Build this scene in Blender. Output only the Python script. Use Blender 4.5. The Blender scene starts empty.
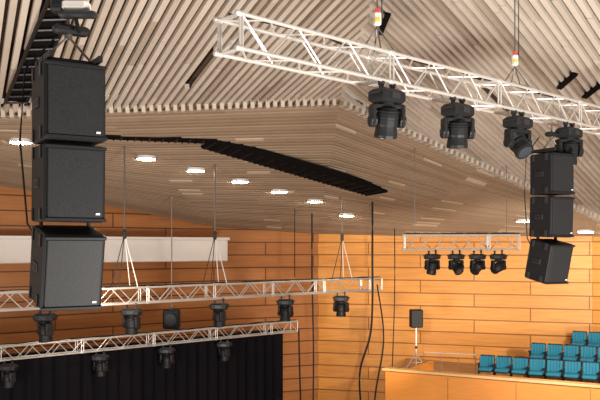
import bpy, bmesh, math, random
from mathutils import Vector as V, Matrix
from mathutils.bvhtree import BVHTree
random.seed(7)
H=8.0
bpy.context.scene.view_settings.view_transform='Standard'
# ---------------------------------------------------------------- materials
def mat(name,col,rough=.6,metal=0,noise=0,scale=3,emit=0,stretch=None,bump=0,spec=.5):
    m=bpy.data.materials.new(name); m.use_nodes=True
    nt=m.node_tree; b=nt.nodes['Principled BSDF']
    b.inputs['Base Color'].default_value=(*col,1)
    b.inputs['Roughness'].default_value=rough
    b.inputs['Metallic'].default_value=metal
    b.inputs['Specular IOR Level'].default_value=spec
    if emit:
        b.inputs['Emission Color'].default_value=(*col,1)
        b.inputs['Emission Strength'].default_value=emit
    if noise:
        tc=nt.nodes.new('ShaderNodeTexCoord'); mp=nt.nodes.new('ShaderNodeMapping')
        if stretch: mp.inputs['Scale'].default_value=stretch
        n=nt.nodes.new('ShaderNodeTexNoise'); n.inputs['Scale'].default_value=scale
        n.inputs['Detail'].default_value=4
        r=nt.nodes.new('ShaderNodeMapRange')
        r.inputs['To Min'].default_value=1-noise; r.inputs['To Max'].default_value=1+noise
        mx=nt.nodes.new('ShaderNodeMix'); mx.data_type='RGBA'; mx.blend_type='MULTIPLY'
        mx.inputs['Factor'].default_value=1
        mx.inputs['A'].default_value=(*col,1)
        nt.links.new(tc.outputs['Object'],mp.inputs[0]); nt.links.new(mp.outputs[0],n.inputs['Vector'])
        nt.links.new(n.outputs['Fac'],r.inputs['Value']); nt.links.new(r.outputs[0],mx.inputs['B'])
        nt.links.new(mx.outputs['Result'],b.inputs['Base Color'])
        if bump:
            bp=nt.nodes.new('ShaderNodeBump'); bp.inputs['Strength'].default_value=bump
            nt.links.new(n.outputs['Fac'],bp.inputs['Height']); nt.links.new(bp.outputs[0],b.inputs['Normal'])
    return m
def panel_mat(name,c1,c2,line,bw=4.6,bh=.55):
    m=bpy.data.materials.new(name); m.use_nodes=True
    nt=m.node_tree; b=nt.nodes['Principled BSDF']; b.inputs['Roughness'].default_value=.45; b.inputs['Specular IOR Level'].default_value=.3
    tc=nt.nodes.new('ShaderNodeTexCoord')
    br=nt.nodes.new('ShaderNodeTexBrick'); br.offset=.5
    br.inputs['Color1'].default_value=(*c1,1); br.inputs['Color2'].default_value=(*c2,1)
    br.inputs['Mortar'].default_value=(*line,1)
    br.inputs['Scale'].default_value=1; br.inputs['Brick Width'].default_value=bw
    br.inputs['Row Height'].default_value=bh; br.inputs['Mortar Size'].default_value=.026
    br.inputs['Mortar Smooth'].default_value=.1
    nt.links.new(tc.outputs['UV'],br.inputs['Vector'])
    mp=nt.nodes.new('ShaderNodeMapping'); mp.inputs['Scale'].default_value=(.6,9,1)
    n=nt.nodes.new('ShaderNodeTexNoise'); n.inputs['Scale'].default_value=1.2; n.inputs['Detail'].default_value=6
    nt.links.new(tc.outputs['UV'],mp.inputs[0]); nt.links.new(mp.outputs[0],n.inputs['Vector'])
    r=nt.nodes.new('ShaderNodeMapRange'); r.inputs['To Min'].default_value=.68; r.inputs['To Max'].default_value=1.32
    nt.links.new(n.outputs['Fac'],r.inputs['Value'])
    mx=nt.nodes.new('ShaderNodeMix'); mx.data_type='RGBA'; mx.blend_type='MULTIPLY'; mx.inputs['Factor'].default_value=1
    nt.links.new(br.outputs['Color'],mx.inputs['A']); nt.links.new(r.outputs[0],mx.inputs['B'])
    nt.links.new(mx.outputs['Result'],b.inputs['Base Color'])
    return m
MAT=dict(
 black=mat('black_plastic',(.010,.010,.011),.5,spec=.35),
 cab=mat('speaker_cabinet_paint',(.009,.009,.010),.55,noise=.25,scale=40,spec=.28),
 grille=mat('speaker_grille',(.015,.015,.016),.55,noise=.9,scale=70,spec=.3,bump=.6),
 dark=mat('dark_grey_metal',(.04,.04,.045),.4,.4,spec=.4),
 alu=mat('truss_aluminium',(.68,.645,.60),.38,.5,noise=.08,scale=5),
 steel=mat('steel_cable',(.20,.18,.16),.4,.7),
 rubber=mat('black_cable',(.010,.010,.010),.6,spec=.3),
 lens=mat('lens_glass',(.05,.06,.08),.05,.3),
 red=mat('red_sling',(.6,.05,.04),.6), green=mat('green_marker',(.02,.45,.2),.5),
 yellow=mat('yellow_label',(.7,.5,.05),.5), white=mat('white_paint',(.8,.78,.74),.5),
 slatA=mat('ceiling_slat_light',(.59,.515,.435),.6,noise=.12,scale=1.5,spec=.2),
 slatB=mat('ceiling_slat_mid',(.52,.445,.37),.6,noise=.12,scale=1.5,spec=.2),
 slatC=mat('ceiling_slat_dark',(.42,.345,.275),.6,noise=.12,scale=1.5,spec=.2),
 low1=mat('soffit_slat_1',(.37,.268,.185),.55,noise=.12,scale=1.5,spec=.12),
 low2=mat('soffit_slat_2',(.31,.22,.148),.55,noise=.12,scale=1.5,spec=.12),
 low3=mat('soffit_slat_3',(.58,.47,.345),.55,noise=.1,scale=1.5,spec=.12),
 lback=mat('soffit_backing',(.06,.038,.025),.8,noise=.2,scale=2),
 uback=mat('ceiling_void_backing',(.11,.066,.04),.9,noise=.3,scale=.6),
 slot=mat('black_track_slot',(.006,.005,.005),.9,spec=.1),
 beam=mat('cream_beam',(.72,.66,.61),.6,noise=.04,scale=2),
 curtain=mat('black_curtain',(.008,.007,.009),.95,noise=.3,scale=6,stretch=(4,4,.2),spec=.05),
 parapet=mat('balcony_wood',(.74,.27,.045),.4,noise=.15,scale=2,stretch=(1,1,8),spec=.3),
 rail=mat('balcony_cap',(.80,.45,.17),.35,noise=.1,scale=4),
 floorw=mat('floor_oak',(.35,.19,.09),.5,noise=.2,scale=3,stretch=(1,8,1)),
 teal=mat('teal_upholstery',(.026,.185,.28),.8,noise=.15,scale=30,spec=.2),
 shell=mat('seat_shell_dark',(.02,.016,.02),.5,spec=.3),
 lamp=mat('downlight_emitter',(1,.93,.80),.5,emit=45),
)
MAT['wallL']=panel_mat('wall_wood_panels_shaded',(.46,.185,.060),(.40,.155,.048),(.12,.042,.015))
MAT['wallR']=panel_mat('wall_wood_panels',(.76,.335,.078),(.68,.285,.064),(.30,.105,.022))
# ---------------------------------------------------------------- mesh builder
class M:
    def __init__(s): s.v=[];s.f=[];s.m=[];s.mats=[];s.uv={}
    def mi(s,k):
        if k not in s.mats: s.mats.append(k)
        return s.mats.index(k)
    def add(s,vs,fs,k):
        o=len(s.v); s.v+= [V(x) for x in vs]; i=s.mi(k)
        for f in fs: s.f.append([a+o for a in f]); s.m.append(i)
    def hexa(s,p,k): # p: 8 pts  bottom4, top4
        s.add(p,[(3,2,1,0),(4,5,6,7),(0,1,5,4),(1,2,6,5),(2,3,7,6),(3,0,4,7)],k)
    def box(s,c,size,k,R=None,bev=0,taper=1):
        R=R or Matrix.Identity(3); c=V(c); x,y,z=[a/2 for a in size]
        if not bev:
            p=[(-x,-y,-z),(x,-y,-z),(x,y,-z),(-x,y,-z),(-x*taper,-y*taper,z),(x*taper,-y*taper,z),(x*taper,y*taper,z),(-x*taper,y*taper,z)]
            s.hexa([c+R@V(q) for q in p],k); return
        b=min(bev,x*.9,y*.9,z*.9)
        rings=[(-z,b),(-z+b,0),(z-b,0),(z,b)]
        vs=[];fs=[]
        for zz,ins in rings:
            t=taper if zz>0 else 1
            X=x*t-ins;Y=y*t-ins
            for (px,py) in [(-X,-Y+b),(-X+b,-Y),(X-b,-Y),(X,-Y+b),(X,Y-b),(X-b,Y),(-X+b,Y),(-X,Y-b)]:
                vs.append(c+R@V((px,py,zz)))
        for r in range(3):
            for i in range(8):
                j=(i+1)%8; fs.append((r*8+i,r*8+j,r*8+8+j,r*8+8+i))
        fs.append(tuple(range(7,-1,-1))); fs.append(tuple(range(24,32)))
        s.add(vs,fs,k)
    def tube(s,pts,r,k,n=6):
        pts=[V(p) for p in pts]; vs=[];fs=[]
        for i,p in enumerate(pts):
            a=pts[max(i-1,0)]; b=pts[min(i+1,len(pts)-1)]
            d=(b-a).normalized(); q=d.to_track_quat('Z','Y').to_matrix()
            for j in range(n):
                t=2*math.pi*j/n; vs.append(p+q@V((math.cos(t)*r,math.sin(t)*r,0)))
        for i in range(len(pts)-1):
            for j in range(n):
                a=i*n+j;b=i*n+(j+1)%n; fs.append((a,b,b+n,a+n))
        fs.append(tuple(range(n-1,-1,-1))); fs.append(tuple(range(len(vs)-n,len(vs))))
        s.add(vs,fs,k)
    def lathe(s,o,axis,prof,k,n=16):
        o=V(o); q=V(axis).normalized().to_track_quat('Z','Y').to_matrix(); vs=[];fs=[]
        for (h,r) in prof:
            for j in range(n):
                t=2*math.pi*j/n; vs.append(o+q@V((math.cos(t)*r,math.sin(t)*r,h)))
        for i in range(len(prof)-1):
            for j in range(n):
                a=i*n+j;b=i*n+(j+1)%n; fs.append((a,b,b+n,a+n))
        fs.append(tuple(range(n-1,-1,-1))); fs.append(tuple(range(len(vs)-n,len(vs))))
        s.add(vs,fs,k)
    def obj(s,name,parent=None,loc=None,rot=None,smooth=False):
        me=bpy.data.meshes.new(name); me.from_pydata([tuple(v) for v in s.v],[],s.f)
        for k in s.mats: me.materials.append(MAT[k])
        for i,p in enumerate(me.polygons): p.material_index=s.m[i]; p.use_smooth=smooth
        me.update()
        o=bpy.data.objects.new(name,me); bpy.context.collection.objects.link(o)
        if parent: o.parent=parent
        if loc is not None: o.location=loc
        if rot is not None: o.rotation_euler=rot
        return o
def empty(name,loc=(0,0,0)):
    e=bpy.data.objects.new(name,None); e.location=loc; bpy.context.collection.objects.link(e); return e
def inst(me_obj,name,loc,rotz=0,scale=1):
    o=bpy.data.objects.new(name,me_obj.data); bpy.context.collection.objects.link(o)
    o.location=loc; o.rotation_euler=(0,0,rotz); o.scale=(scale,)*3; return o

# ---------------------------------------------------------------- room plan
U=V((.724,.690,0)).normalized(); W=V((-.690,.724,0)).normalized()
E0=V((-12.03,19.4,11.18)); E2=V((1.1,22,12.125)); E3=V((10.125,27,9.11)); E4=V((13.28,28.75,8.05))
Rr=V((1.9,8.6,14.01))
E1=E0.lerp(E2,.516)
nB=(E4-E2).cross(Rr-E2).normalized(); nA=(E2-E0).cross(Rr-E2).normalized()
def plane_z(n,o,x,y): return o.z-(n.x*(x-o.x)+n.y*(y-o.y))/n.z
cols=[(E0,V((-14.5,25.5,11.0))),(E1,V((-3.6,34,8.935))),(E2,V((.81,36,8.675))),
      (E2.lerp(E3,.5),V((4.4,35,8.57))),(E3,V((11.8,32.3,8.52))),(E4,V((17.5,27.5,8.1)))]
def wall(name,pts,k,z0=0,z1=None,th=.2):
    vs=[];fs=[];uvs=[];L=0
    for i,p in enumerate(pts):
        if i: L+=(V(pts[i][:2])-V(pts[i-1][:2])).length
        vs+=[(p[0],p[1],z0),(p[0],p[1],p[2])]; uvs+=[(L,z0),(L,p[2])]
    me=bpy.data.meshes.new(name)
    fs=[(2*i,2*i+2,2*i+3,2*i+1) for i in range(len(pts)-1)]
    me.from_pydata(vs,[],fs); me.materials.append(MAT[k])
    ul=me.uv_layers.new(name='UVMap')
    for lp in me.loops: ul.data[lp.index].uv=uvs[lp.vertex_index]
    o=bpy.data.objects.new(name,me); bpy.context.collection.objects.link(o)
    sm=o.modifiers.new('thick','SOLIDIFY'); sm.thickness=th; sm.offset=-1
    return o
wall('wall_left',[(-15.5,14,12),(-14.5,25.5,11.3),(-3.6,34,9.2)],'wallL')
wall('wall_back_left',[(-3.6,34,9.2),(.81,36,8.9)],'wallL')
wall('wall_back',[(.81,36,8.95),(4.4,35,8.8),(11.8,32.3,8.75)],'wallR')
wall('wall_right',[(11.8,32.3,8.7),(17.5,27.5,8.3),(18.5,16,9.5)],'wallR')
m=M(); m.add([(-22,-6,0),(22,-6,0),(22,38,0),(-22,38,0)],[(0,1,2,3)],'floorw'); m.obj('floor')

# ---------------------------------------------------------------- ceiling
ceil=empty('ceiling')
def facet(name,poly,bdir,pitch,w,h,rnd=.12,skip=.03):
    n=(poly[1]-poly[0]).cross(poly[2]-poly[0]).normalized()
    if n.z>0: n=-n
    b=(bdir-n*bdir.dot(n)).normalized(); c=n.cross(b)
    o=poly[0]; P=[((p-o).dot(b),(p-o).dot(c)) for p in poly]
    m=M(); cc=min(q[1] for q in P)+pitch/2; mx=max(q[1] for q in P)
    while cc<mx:
        xs=[]
        for i in range(len(P)):
            a=P[i];d=P[(i+1)%len(P)]
            if (a[1]-cc)*(d[1]-cc)<0:
                xs.append(a[0]+(d[0]-a[0])*(cc-a[1])/(d[1]-a[1]))
        if len(xs)>=2:
            x0,x1=min(xs)-random.random()*rnd,max(xs)+.1+random.random()*rnd
            x=x0
            while x<x1:
                L=random.choice([2.4,3.6,4.8]); e=min(x+L,x1)
                if random.random()>skip*(1 if L<3 else .0):
                    k=random.choices(['slatA','slatB','slatC'],[6,3,1])[0]
                    dz=random.random()*.02
                    R=Matrix((b,c,n)).transposed()
                    m.box(o+b*((x+e)/2)+c*cc+n*(dz+h/2-.05),(e-x-.02,w,h),k,R)
                x=e
        cc+=pitch
    m.obj(name,ceil)
    m=M(); m.add([p-n*.30 for p in poly]+[p-n*.36 for p in poly],[(0,1,2,3),(7,6,5,4)],'uback'); m.obj(name+'_backing',ceil)
facet('upper_slats_stage_side',[E0,E2,Rr,E0+(Rr-E2)],V((-1.23,2.85,-.5)),.205,.12,.12)
facet('upper_slats_audience_side',[E2,E4,E4+(Rr-E2),Rr],V((.98,1.27,-.44)),.20,.11,.11)
m=M()
for (x,y,l) in ((5.79,17.3,.9),(1.78,16.75,1.0),(6.4,17.5,.8)):
    n=nB if nB.z<0 else -nB
    b=V((.03,-1,0)); b=(b-n*b.dot(n)).normalized(); c=n.cross(b)
    m.box(V((x,y,plane_z(nB,E2,x,y)))+n*.07,(l,.11,.10),'slot',Matrix((b,c,n)).transposed())
m.obj('service_slots',ceil)
def surf(s,t):
    i=min(int(s),len(cols)-2); f=s-i
    return cols[i][0].lerp(cols[i][1],t).lerp(cols[i+1][0].lerp(cols[i+1][1],t),f)
NS,NT=30,12
vs=[];fs=[]
for j in range(NT+1):
    for i in range(NS+1): vs.append(surf(i/NS*5,j/NT))
for j in range(NT):
    for i in range(NS):
        a=j*(NS+1)+i; fs.append((a,a+1,a+NS+2,a+NS+1))
bvh=BVHTree.FromPolygons(vs,fs)
def cz(x,y):
    h=bvh.ray_cast(V((x,y,0)),V((0,0,1)))
    return h[0].z if h[0] else 10
m=M(); m.add([v+V((0,0,.16)) for v in vs],fs,'lback'); m.obj('lower_soffit_backing',ceil)
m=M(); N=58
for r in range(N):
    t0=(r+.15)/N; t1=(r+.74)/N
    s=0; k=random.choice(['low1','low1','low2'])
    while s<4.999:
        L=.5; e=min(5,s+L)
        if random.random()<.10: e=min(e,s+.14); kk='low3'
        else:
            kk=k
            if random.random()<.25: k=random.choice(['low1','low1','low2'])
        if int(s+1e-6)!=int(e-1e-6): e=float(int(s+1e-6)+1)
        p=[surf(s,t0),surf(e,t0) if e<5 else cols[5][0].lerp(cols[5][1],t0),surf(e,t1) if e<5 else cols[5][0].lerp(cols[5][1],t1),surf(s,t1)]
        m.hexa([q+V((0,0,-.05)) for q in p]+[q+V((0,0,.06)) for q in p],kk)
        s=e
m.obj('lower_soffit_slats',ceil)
# toothed fascia where the two ceilings meet
m=M()
for a,b in ((E0,E2),(E2,E4)):
    d=(b-a); L=d.length; d=d.normalized(); n=int(L/.205); s=V((-d.y,d.x,0)).normalized()
    R=Matrix((d,s,d.cross(s))).transposed()
    for i in range(n):
        m.box(a+d*((i+.5)*.205)+s*(-.02)+V((0,0,-.07)),(.10,.26,.24+.06*random.random()),random.choice(['slatA','slatA','slatB']),R)
m.obj('fascia_teeth',ceil)
# dark track slot : straight channel with ribs
m=M()
def channel(a,b,w0,w1,ribs,drop):
    a=V((a[0],a[1],0));b=V((b[0],b[1],0)); d=(b-a).normalized(); s=V((-d.y,d.x,0)).normalized()
    q=[a,b,b+s*w1,a+s*w0]
    for p in q: p.z=cz(p.x,p.y)-drop
    m.hexa(q+[p+V((0,0,.22)) for p in q],'slot')
    for i in range(ribs):
        f=(i+.5)/ribs; p=q[0].lerp(q[1],f); r=q[3].lerp(q[2],f)
        m.tube([p-V((0,0,.01)),r-V((0,0,.01))],.025,'slot' if i%2 else 'black',5)
channel((-6.3,22.35),(-2.55,23.75),.22,.30,20,.09)
channel((-2.6,23.75),(3.15,28.75),.60,1.0,34,.12)
m.obj('ceiling_track_slot',ceil)
# downlights
dl=M(); dl.lathe((0,0,0),(0,0,1),[(0,.31),(.10,.31)],'beam',20); dl.lathe((0,0,-.015),(0,0,1),[(0,.28),(.03,.28)],'lamp',20)
first=None
pos=[(-4.75+6.65*k,24.7+7.8*k) for k in (0,.2,.4,.6,.8,1)]+[(-7.9,22.6),(8.4,30),(11.0,30.8)]
for (x,y) in pos:
    z=cz(x,y)-.11
    if not first: first=dl.obj('downlight',loc=(x,y,z))
    else: inst(first,'downlight',(x,y,z))
# cream beam
d=V((7.25,5,0)).normalized(); c0=V((-3.05,32.5,0)); L=14.2; R=Matrix((d,V((-d.y,d.x,0)),V((0,0,1)))).transposed()
m=M(); mid=c0-d*L/2
m.box(mid+V((0,0,7.90)),(L,.5,.86),'beam',R,.03); m.box(mid+V((0,0,8.37)),(L+.1,.62,.1),'beam',R); 
m.obj('ceiling_beam')

# ---------------------------------------------------------------- trusses
def truss(name,start,direc,L,size,ztop,pitch=None,greens=False):
    d=V(direc).normalized(); s=V((-d.y,d.x,0)); up=V((0,0,1)); m=M(); r=size*.058
    pitch=pitch or size*1.0
    o=V((start[0],start[1],ztop-size+r))
    sz=size-2*r
    C=[o,o+s*sz,o+s*sz+up*sz,o+up*sz]
    for c in C: m.tube([c,c+d*L],r,'alu',8)
    n=max(2,int(round(L/pitch))); st=L/n
    for a,b in ((0,1),(1,2),(2,3),(3,0)):
        for i in range(n):
            p,q=(C[a],C[b]) if i%2==0 else (C[b],C[a])
            m.tube([p+d*(i*st+.02),q+d*((i+1)*st-.02)],r*.5,'alu',6)
    k=0
    while k*2.5<=L+.01:
        for off in (-.035,.035):
            x=min(max(k*2.5+off,0.0),L)
            for a,b in ((0,1),(1,2),(2,3),(3,0)): m.tube([C[a]+d*x,C[b]+d*x],r*.55,'alu',6)
        for c in C: m.lathe(c+d*(k*2.5-.06),d,[(0,r*1.05),(.02,r*1.35),(.10,r*1.35),(.12,r*1.05)],'alu',8)
        k+=1
    for a,b in ((0,1),(1,2),(2,3),(3,0)): m.tube([C[a]+d*L,C[b]+d*L],r*.6,'alu',6)
    if greens:
        for c in C: m.lathe(c-d*.05,d,[(0,r*.6),(0.01,r*1.2),(.04,r*1.2),(.05,r*.6)],'green',8)
    pts=[]
    for i in range(60):
        x=L*i/59; pts.append(o+d*x+s*(sz*.5+.06*math.sin(i*.9))+up*(sz+.03+.03*abs(math.sin(i*.7))))
    m.tube(pts,.014,'rubber',5)
    pts=[o+d*(L*i/59)+s*(sz*.35+.05*math.sin(i*.6+1))+up*(sz+.03+.02*abs(math.sin(i*.5))) for i in range(20,60)]
    m.tube(pts,.018,'rubber',5)
    return m.obj(name)
truss('lighting_truss',(-.6375,8.5),U,12.5,.42,10.52,greens=True)
b0=V((-7.8,20.8,0))
truss('lighting_truss',(b0-U*3)[:2],U,18.2,.52,6.856)
truss('lighting_truss',(V((-8.27,22.05,0))-U*2.5)[:2],U,13.8,.42,5.29)
truss('lighting_truss',(3.15,24.2),(3.4,-.5,0),3.4,.5,8.42,pitch=.42)

# ---------------------------------------------------------------- moving heads
def head_mesh(tilt,pan,name):
    """z=0 truss tube clamp, hangs down"""
    m=M()
    for x in (-.11,.11):
        m.lathe((x-.02,0,-.0),(1,0,0),[(0,.045),(.04,.045)],'dark',10); m.box((x,0,-.06),(.04,.05,.08),'dark')
    m.box((0,0,-.165),(.44,.30,.16),'black',None,.03)
    m.box((0,-.152,-.165),(.16,.01,.08),'dark'); m.box((.0,.0,-.085),(.34,.2,.02),'dark')
    for x in (-.21,.21): m.tube([(x,-.09,-.12),(x*1.18,-.09,-.14),(x*1.18,.09,-.14),(x,.09,-.12)],.014,'black')
    m.lathe((0,0,-.275),(0,0,1),[(0,.10),(.04,.10)],'black',16)
    Rp=Matrix.Rotation(pan,3,'Z')
    m.box((0,0,-.29),(.40,.15,.06),'black',Rp,.015)
    for sx in (-1,1):
        m.box(Rp@V((sx*.195,0,-.40)),(.065,.17,.27),'black',Rp,.02,)
        m.lathe(Rp@V((sx*.155,0,-.47)),Rp@V((sx,0,0)),[(0,.085),(.075,.085),(.085,.07)],'black',14)
    ax=Rp@(Matrix.Rotation(tilt,3,'X')@V((0,0,-1)))
    c=Rp@V((0,0,-.47))
    m.lathe(c-ax*.18,ax,[(0,.06),(.012,.10),(.05,.13),(.12,.145),(.22,.147),(.25,.135),(.30,.14),(.36,.15),(.395,.145),(.395,.12)],'black',20)
    m.lathe(c+ax*.20,ax,[(0,.115),(.02,.11),(.03,.06)],'lens',20)
    for i in range(4): m.lathe(c-ax*(.13-.035*i),ax,[(0,.143),(.006,.15),(.012,.143)],'dark',20)
    return m.obj(name)
ury=math.atan2(U.y,U.x)
def heads(base,zt,ts,scale,tilts,rz=None):
    for i,t in enumerate(ts):
        tl,pn=tilts[i%len(tilts)]
        o=head_mesh(tl,pn,'moving_head_light'); p=V((base[0],base[1],0))+U*t+W*.02
        o.location=(p.x,p.y,zt-.03); o.rotation_euler=(0,0,ury if rz is None else rz); o.scale=(scale,)*3
heads((-.6375,8.5),10.12,[2.43,3.96,5.54,7.14],1.0,[(.25,-.5),(.1,-.6),(-.75,-.2),(.15,-.5)])
heads((-7.8,20.8),6.35,[1.25,3.95,7.2,10.1,12.9],1.25,[(.1,-.7),(0,-.5),(.1,-.9),(-.1,-.6),(0,-.4)],-.1)
heads((-8.27,22.05),4.88,[.25,3.1,5.5,7.85],1.05,[(0,-.6),(.1,-.5),(-.1,-.4),(.05,-.8)],-.1)
for x,tl in ((3.98,.3),(4.68,-.9),(5.3,.9),(5.9,1.2)):
    o=head_mesh(tl,.9,'moving_head_light'); o.location=(x,24.2-.147*(x-3.15),7.9); o.rotation_euler=(0,0,-.5); o.scale=(1.0,)*3

# ---------------------------------------------------------------- speaker arrays
def array(name,loc,yaw,up_to,sc=1):
    e=empty(name,loc); e.rotation_euler=(0,0,yaw); e.scale=(sc,)*3
    w,dp,h=.50,.45,.63
    z=0; yoff=0
    for i,p in enumerate((0,.03,.22)):
        m=M(); R=Matrix.Rotation(p,3,'X')
        if i==2: yoff=-.01
        def q(x,y,zz): return R@V((x,y,zz))
        m.box(q(0,0,-h/2),(w,dp,h),'cab',R,.018)
        m.box(q(0,-dp/2-.006,-h/2),(w-.05,.016,h-.07),'grille',R,.006)
        m.box(q(0,-dp/2-.012,-.022),(w,.03,.03),'cab',R,.006); m.box(q(0,-dp/2-.012,-h+.022),(w,.03,.03),'cab',R,.006)
        m.box(q(w/2-.07,-dp/2-.02,-h+.07),(.035,.006,.016),'white',R)
        for sx in (-1,1):
            m.box(q(sx*(w/2+.004),.02,-h*.5),(.012,.16,.08),'dark',R,.005)
            m.box(q(sx*(w/2+.006),.02,-h*.5),(.012,.12,.045),'black',R)
            for zz in (-.06,-h+.06):
                m.box(q(sx*(w/2+.006),-.12,zz),(.014,.05,.10),'dark',R); m.box(q(sx*(w/2+.006),.14,zz),(.014,.04,.10),'dark',R)
        m.box(q(0,dp/2+.006,-h*.45),(.24,.012,.16),'dark',R)
        o=m.obj('cabinet_%d'%(i+1),e); o.location=(0,yoff,z)
        z-=h+(.03 if i<1 else .065)
    m=M()
    for sx in (-.2,.2): 
        m.box((sx,0,.05),(.03,.5,.05),'black'); m.box((sx,-.12,.01),(.02,.05,.06),'black')
        m.tube([(sx,0,.06),(0,0,.26)],.01,'steel')
        m.box((sx,.1,-1.33),(.02,.05,.12),'black')
    m.box((0,0,.05),(.44,.05,.04),'black'); m.box((0,.18,.05),(.44,.04,.04),'black')
    m.lathe((0,0,.24),(0,0,1),[(0,.02),(.01,.035),(.05,.035),(.06,.02)],'steel',10)
    m.tube([(0,0,.28),(0,0,up_to)],.014,'steel')
    m.box((.02,-.02,.31),(.30,.12,.07),'black',None,.02)
    m.tube([(-.05,.2,.3),(-.3,.24,.0),(-.34,.24,-.6),(-.28,.24,-1.3),(-.1,.22,-1.6)],.009,'rubber')
    m.obj('flying_frame',e)
    return e
array('line_array_speaker',(-2.07,7.15,9.61),math.radians(31),3.3,1.07)
array('line_array_speaker',(4.20,13.35,9.56),math.radians(31),.5,1.07)
# dark ladder truss running in a gap of the ceiling
m=M(); a0=V((-6.94,19.5,0)); a1=V((-2.9,11.8,0))
for q in (a0,a1): q.z=plane_z(nA,E2,q.x,q.y)-.16
d=(a1-a0).normalized(); s=V((-d.y,d.x,0)).normalized()
q=[a0-s*.26,a0+s*.26,a1+s*.26,a1-s*.26]; m.hexa([p+V((0,0,.06)) for p in q]+[p+V((0,0,.16)) for p in q],'slot')
for w in (-.24,.24): m.tube([a0+s*w,a1+s*w],.04,'black',8)
n=18
for i in range(n):
    m.tube([a0.lerp(a1,i/n)+s*(-.24),a0.lerp(a1,(i+.6)/n)+s*.24-V((0,0,.04))],.025,'dark',6)
m.obj('ladder_truss',ceil)
m=M(); m.box((-2.0,7.15,10.16),(.24,.16,.11),'beam',None,.03); m.lathe((-2.12,7.15,10.16),(-1,0,0),[(0,.07),(.08,.07),(.1,.05)],'black',14)
m.box((-1.97,7.1,10.07),(.34,.10,.06),'dark',None,.02)
m.lathe((-2.0,7.15,10.2),(0,0,1),[(0,.03),(.06,.03)],'steel',10); m.tube([(-2.0,7.1,10.1),(-1.95,7.05,9.9)],.02,'black')
m.obj('chain_hoist')

# ---------------------------------------------------------------- hangers on lower truss
for t in (3.85,7.2,13.2):
    p=V((b0.x,b0.y,0))+U*t+W*.25; zt=6.86
    m=M(); top=cz(p.x,p.y)-.02 if p.y>23 else 12
    apex=V((p.x,p.y,zt+1.55))
    m.tube([apex,V((p.x,p.y,top))],.022,'steel')
    m.lathe(apex-V((0,0,.15)),(0,0,1),[(0,.03),(.05,.06),(.22,.06),(.3,.03)],'dark',10)
    for sd in (-1,1):
        for w in (-.22,.22): m.tube([apex,V((p.x,p.y,zt-.02))+U*sd*.32+W*w],.014,'white' if sd>0 else 'dark')
    m.obj('truss_hanger')
for t in (2.45,5.75,9.6):
    p=V((-.6375,8.5,0))+U*t+W*.2
    m=M(); zt=10.52; top=min(plane_z(nB,E2,p.x,p.y),plane_z(nA,E2,p.x,p.y))-.02
    ap=V((p.x,p.y,zt+.42))
    m.tube([ap,V((p.x,p.y,top))],.010,'steel'); m.tube([ap+V((.06,0,0)),V((p.x+.06,p.y,top))],.007,'rubber')
    m.box(ap+V((0,0,.02)),(.10,.08,.18),'beam',None,.02); m.box(ap+V((0,0,.13)),(.05,.05,.05),'red')
    m.box(ap+V((.0,-.042,.0)),(.06,.01,.05),'yellow')
    for sd in (-1,1):
        for w in (-.18,.18): m.tube([ap-V((0,0,.08)),V((p.x,p.y,zt))+U*sd*.14+W*w],.010,'steel')
    m.obj('chain_hoist')
m=M()
for x in (3.5,6.2):
    y=24.2-.147*(x-3.15)+.25
    m.tube([(x,y,8.42),(x,y,cz(x,y)-.02 if x<4 else plane_z(nB,E2,x,y)-.03)],.012,'steel')
m.obj('rigging_cable')
def cable(pts,r=.022,k='rubber'):
    m=M(); P=[]
    pts=[V(p) for p in pts]
    for i in range(len(pts)-1):
        p0=pts[max(i-1,0)];p1=pts[i];p2=pts[i+1];p3=pts[min(i+2,len(pts)-1)]
        for j in range(8):
            t=j/8; P.append(.5*((2*p1)+(-p0+p2)*t+(2*p0-5*p1+4*p2-p3)*t*t+(-p0+3*p1-3*p2+p3)*t**3))
    P.append(pts[-1]); m.tube(P,r,k); m.obj('hanging_cable')
cable([(2.75,30.4,10.0),(2.75,30.4,8),(2.7,30.3,5),(2.25,30.2,3.2),(2.45,30.2,1.0),(2.7,30.2,0)],.04)
cable([(2.95,30.6,6.6),(3.2,30.6,4.5),(2.85,30.5,2.2),(2.9,30.5,0)],.03)
cable([(.45,30,9.3),(.45,30,7),(.5,29.6,4),(.45,29.6,0)],.03)
cable([(-.05,29.9,5.0),(-.0,29.9,3),(.1,29.9,0)],.035)
cable([(3.9,33,8.8),(3.9,33,6),(3.8,33,3)],.02)
cable([(-.2,30,9.5),(-.2,30,6.9)],.018)

# ---------------------------------------------------------------- curtain
m=M(); st=V((-8.27,22.05,0))-U*2.5+W*.50; L=13.5; n=260; vs=[];fs=[]
for i in range(n+1):
    x=L*i/n; off=.05*math.sin(i*.75)+.03*math.sin(i*.31)
    p=st+U*x+W*off
    vs+=[V((p.x,p.y,0.0)),V((p.x,p.y,4.95))]
fs=[(2*i,2*i+2,2*i+3,2*i+1) for i in range(n)]
m.add(vs,fs,'curtain'); 
m.tube([st+V((0,0,4.97)),st+U*L+V((0,0,4.97))],.03,'black')
m.obj('stage_curtain')
m=M(); m.box((-4.65,29,5.42),(.6,.4,.7),'black',None,.05); m.lathe((-4.65,28.8,5.42),(0,-1,0),[(0,.2),(.12,.22)],'dark',14); m.tube([(-4.65,29,5.7),(-4.65,29,9.9)],.02,'steel')
m.box((-4.65,29,5.8),(.14,.14,.1),'dark'); m.obj('hanging_loudspeaker')

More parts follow.
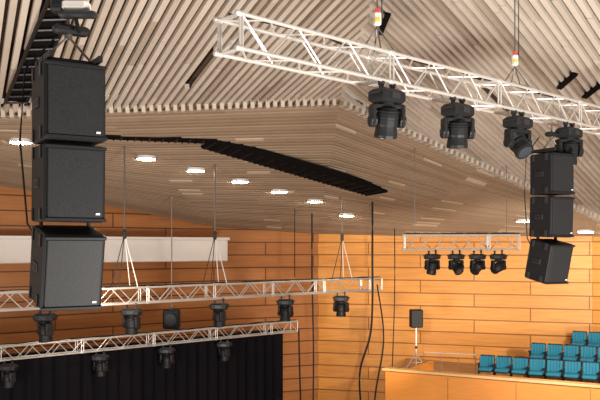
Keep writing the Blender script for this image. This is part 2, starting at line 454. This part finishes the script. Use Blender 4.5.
# ---------------------------------------------------------------- balcony
D=V((.873,-.487,0)).normalized(); Nn=V((.487,.873,0)).normalized()
bal=empty('balcony')
c=V((2.87,27,0)); R=Matrix((D,Nn,V((0,0,1)))).transposed()
m=M()
m.box(c+D*5.5+Nn*.08+V((0,0,1.92)),(11,.16,3.84),'parapet',R); 
for i in range(5): m.box(c+D*(i*2.2)+Nn*.0+V((0,0,1.9)),(.012,.006,3.8),'shell',R)
m.box(c+D*5.47+Nn*.10+V((0,0,3.91)),(11.1,.34,.08),'rail',R)
m.obj('parapet_front',bal)
m=M(); m.box(c+Nn*2.2+D*.08+V((0,0,1.9)),(.16,4.3,3.5),'parapet',R)
m.obj('parapet_side',bal)
m=M(); m.hexa([V((3.0,27.1,3.0)),V((12.5,21.8,3.0)),V((16.8,27.6,3.0)),V((4.6,34.8,3.0)),V((3.0,27.1,3.2)),V((12.5,21.8,3.2)),V((16.8,27.6,3.2)),V((4.6,34.8,3.2))],'floorw')
m.obj('balcony_floor',bal)
rows=[(V((6.74,29,0)),3.2,8),(V((8.9,30,0)),3.52,6),(V((10.8,31,0)),3.86,4)]
m=M()
for (p,z,n) in rows[1:]:
    L=n*.6+.5; m.box(p+D*(L/2-.4)+Nn*.2+V((0,0,(3.2+z)/2)),(L,1.15,z-3.2),'floorw',R)
m.obj('seating_riser',bal)
def seat():
    m=M()
    for i in range(5):
        a=(i-2)*.105; yy=.03*(i-2)**2*.35
        m.box((a,.16-yy*0.9,.62),(.108,.09,.50),'teal',Matrix.Rotation(-(i-2)*.05,3,'Z')@Matrix.Rotation(-.12,3,'X'),.02)
    m.box((0,.225,.60),(.54,.04,.60),'shell',Matrix.Rotation(-.12,3,'X'),.015)
    m.box((0,-.03,.43),(.48,.40,.11),'teal',Matrix.Rotation(.12,3,'X'),.03)
    m.box((0,-.03,.365),(.46,.38,.03),'shell',Matrix.Rotation(.12,3,'X'))
    for sx in (-.28,.28):
        m.box((sx,-.02,.60),(.05,.38,.035),'shell',None,.01); m.box((sx,.05,.31),(.035,.12,.60),'shell',None,.01)
    m.box((0,.12,.03),(.56,.2,.05),'shell')
    return m
sd=None; yaw=math.atan2(D.y,D.x)
for (p,z,n) in rows:
    for i in range(n):
        q=p+D*(.6*i); loc=(q.x,q.y,z)
        if sd is None: sd=seat().obj('auditorium_seat',loc=loc,rot=(0,0,yaw))
        else: inst(sd,'auditorium_seat',loc,yaw)
m=M(); a=V((4.7,30.3,3.2)); b=V((6.5,29.6,3.2)); 
for i in range(4):
    p=a.lerp(b,i/3); m.tube([p,p+V((0,0,.85))],.012,'steel')
m.tube([a+V((0,0,.85)),b+V((0,0,.85))],.022,'alu'); m.tube([a+V((0,0,.45)),b+V((0,0,.45))],.008,'steel')
m.obj('balcony_railing')
m=M(); p=V((4.5,31,0))
m.box(p+V((0,0,5.27)),(.46,.38,.70),'cab',Matrix.Rotation(.15,3,'Z'),.03); m.box(p+V((-.0,-.2,5.27)),(.40,.02,.62),'grille',Matrix.Rotation(.15,3,'Z'))
m.tube([p+V((0,0,3.5)),p+V((0,0,4.95))],.025,'alu'); m.lathe(p+V((0,0,4.1)),(0,0,1),[(0,.045),(.1,.045)],'black',10)
for k in range(3):
    an=k*2.094+.4; q=V((math.cos(an)*.5,math.sin(an)*.5,0))
    m.tube([p+V((0,0,3.95)),p+q+V((0,0,3.21))],.018,'alu'); m.tube([p+V((0,0,3.55)),p+q*.55+V((0,0,3.55))],.012,'alu')
m.obj('loudspeaker_on_stand')

# ---------------------------------------------------------------- lights
def spot(name,loc,tgt,e,col,size=100,r=.1,blend=.8):
    l=bpy.data.lights.new(name,'SPOT'); l.energy=e; l.color=col; l.spot_size=math.radians(size); l.spot_blend=blend; l.shadow_soft_size=r
    o=bpy.data.objects.new(name,l); o.location=loc; o.rotation_euler=(V(tgt)-V(loc)).to_track_quat('-Z','Y').to_euler(); bpy.context.collection.objects.link(o)
def area(name,loc,tgt,e,col,size):
    l=bpy.data.lights.new(name,'AREA'); l.energy=e; l.color=col; l.size=size
    o=bpy.data.objects.new(name,l); o.location=loc; o.rotation_euler=(V(tgt)-V(loc)).to_track_quat('-Z','Y').to_euler(); bpy.context.collection.objects.link(o)
spot('wall_fill',(9,20,6.5),(8,34,5.4),3300,(1,.90,.74),62,blend=.6)  # added fill spot brightening the right wall, no fixture behind it
spot('wall_fill',(2.5,22,6.5),(3,36,4.8),1300,(1,.88,.7),60,blend=.6)  # second added fill, for the middle of the back wall
spot('seat_fill',(8,18,8),(10,29,3.4),2200,(1,.94,.86),60,blend=.6)  # added fill spot on the balcony seats, not a hall lamp
spot('wall_fill',(-5,22,7),(-7,31,5),200,(1,.85,.7),130)  # weak added fill for the left wall, no lamp hangs here
area('ceiling_fill',(7,3,3),(3,18,12),3300,(1,.96,.90),3)  # unseen fill panel added to brighten the upper slats
area('ceiling_fill',(-9,5,2),(-4,17,12),1500,(1,.96,.90),3)  # weaker added fill, out of view, for the stage-side ceiling
w=bpy.data.worlds.new('hall_ambient'); bpy.context.scene.world=w; w.use_nodes=True
w.node_tree.nodes['Background'].inputs[0].default_value=(1,.94,.87,1); w.node_tree.nodes['Background'].inputs[1].default_value=.40
# ---------------------------------------------------------------- camera
cd=bpy.data.cameras.new('camera'); cd.sensor_width=36; cd.lens=48; cd.shift_y=.08; cd.clip_end=200
co=bpy.data.objects.new('camera',cd); co.location=(0,0,H); co.rotation_euler=(math.pi/2,0,0); bpy.context.collection.objects.link(co)
bpy.context.scene.camera=co
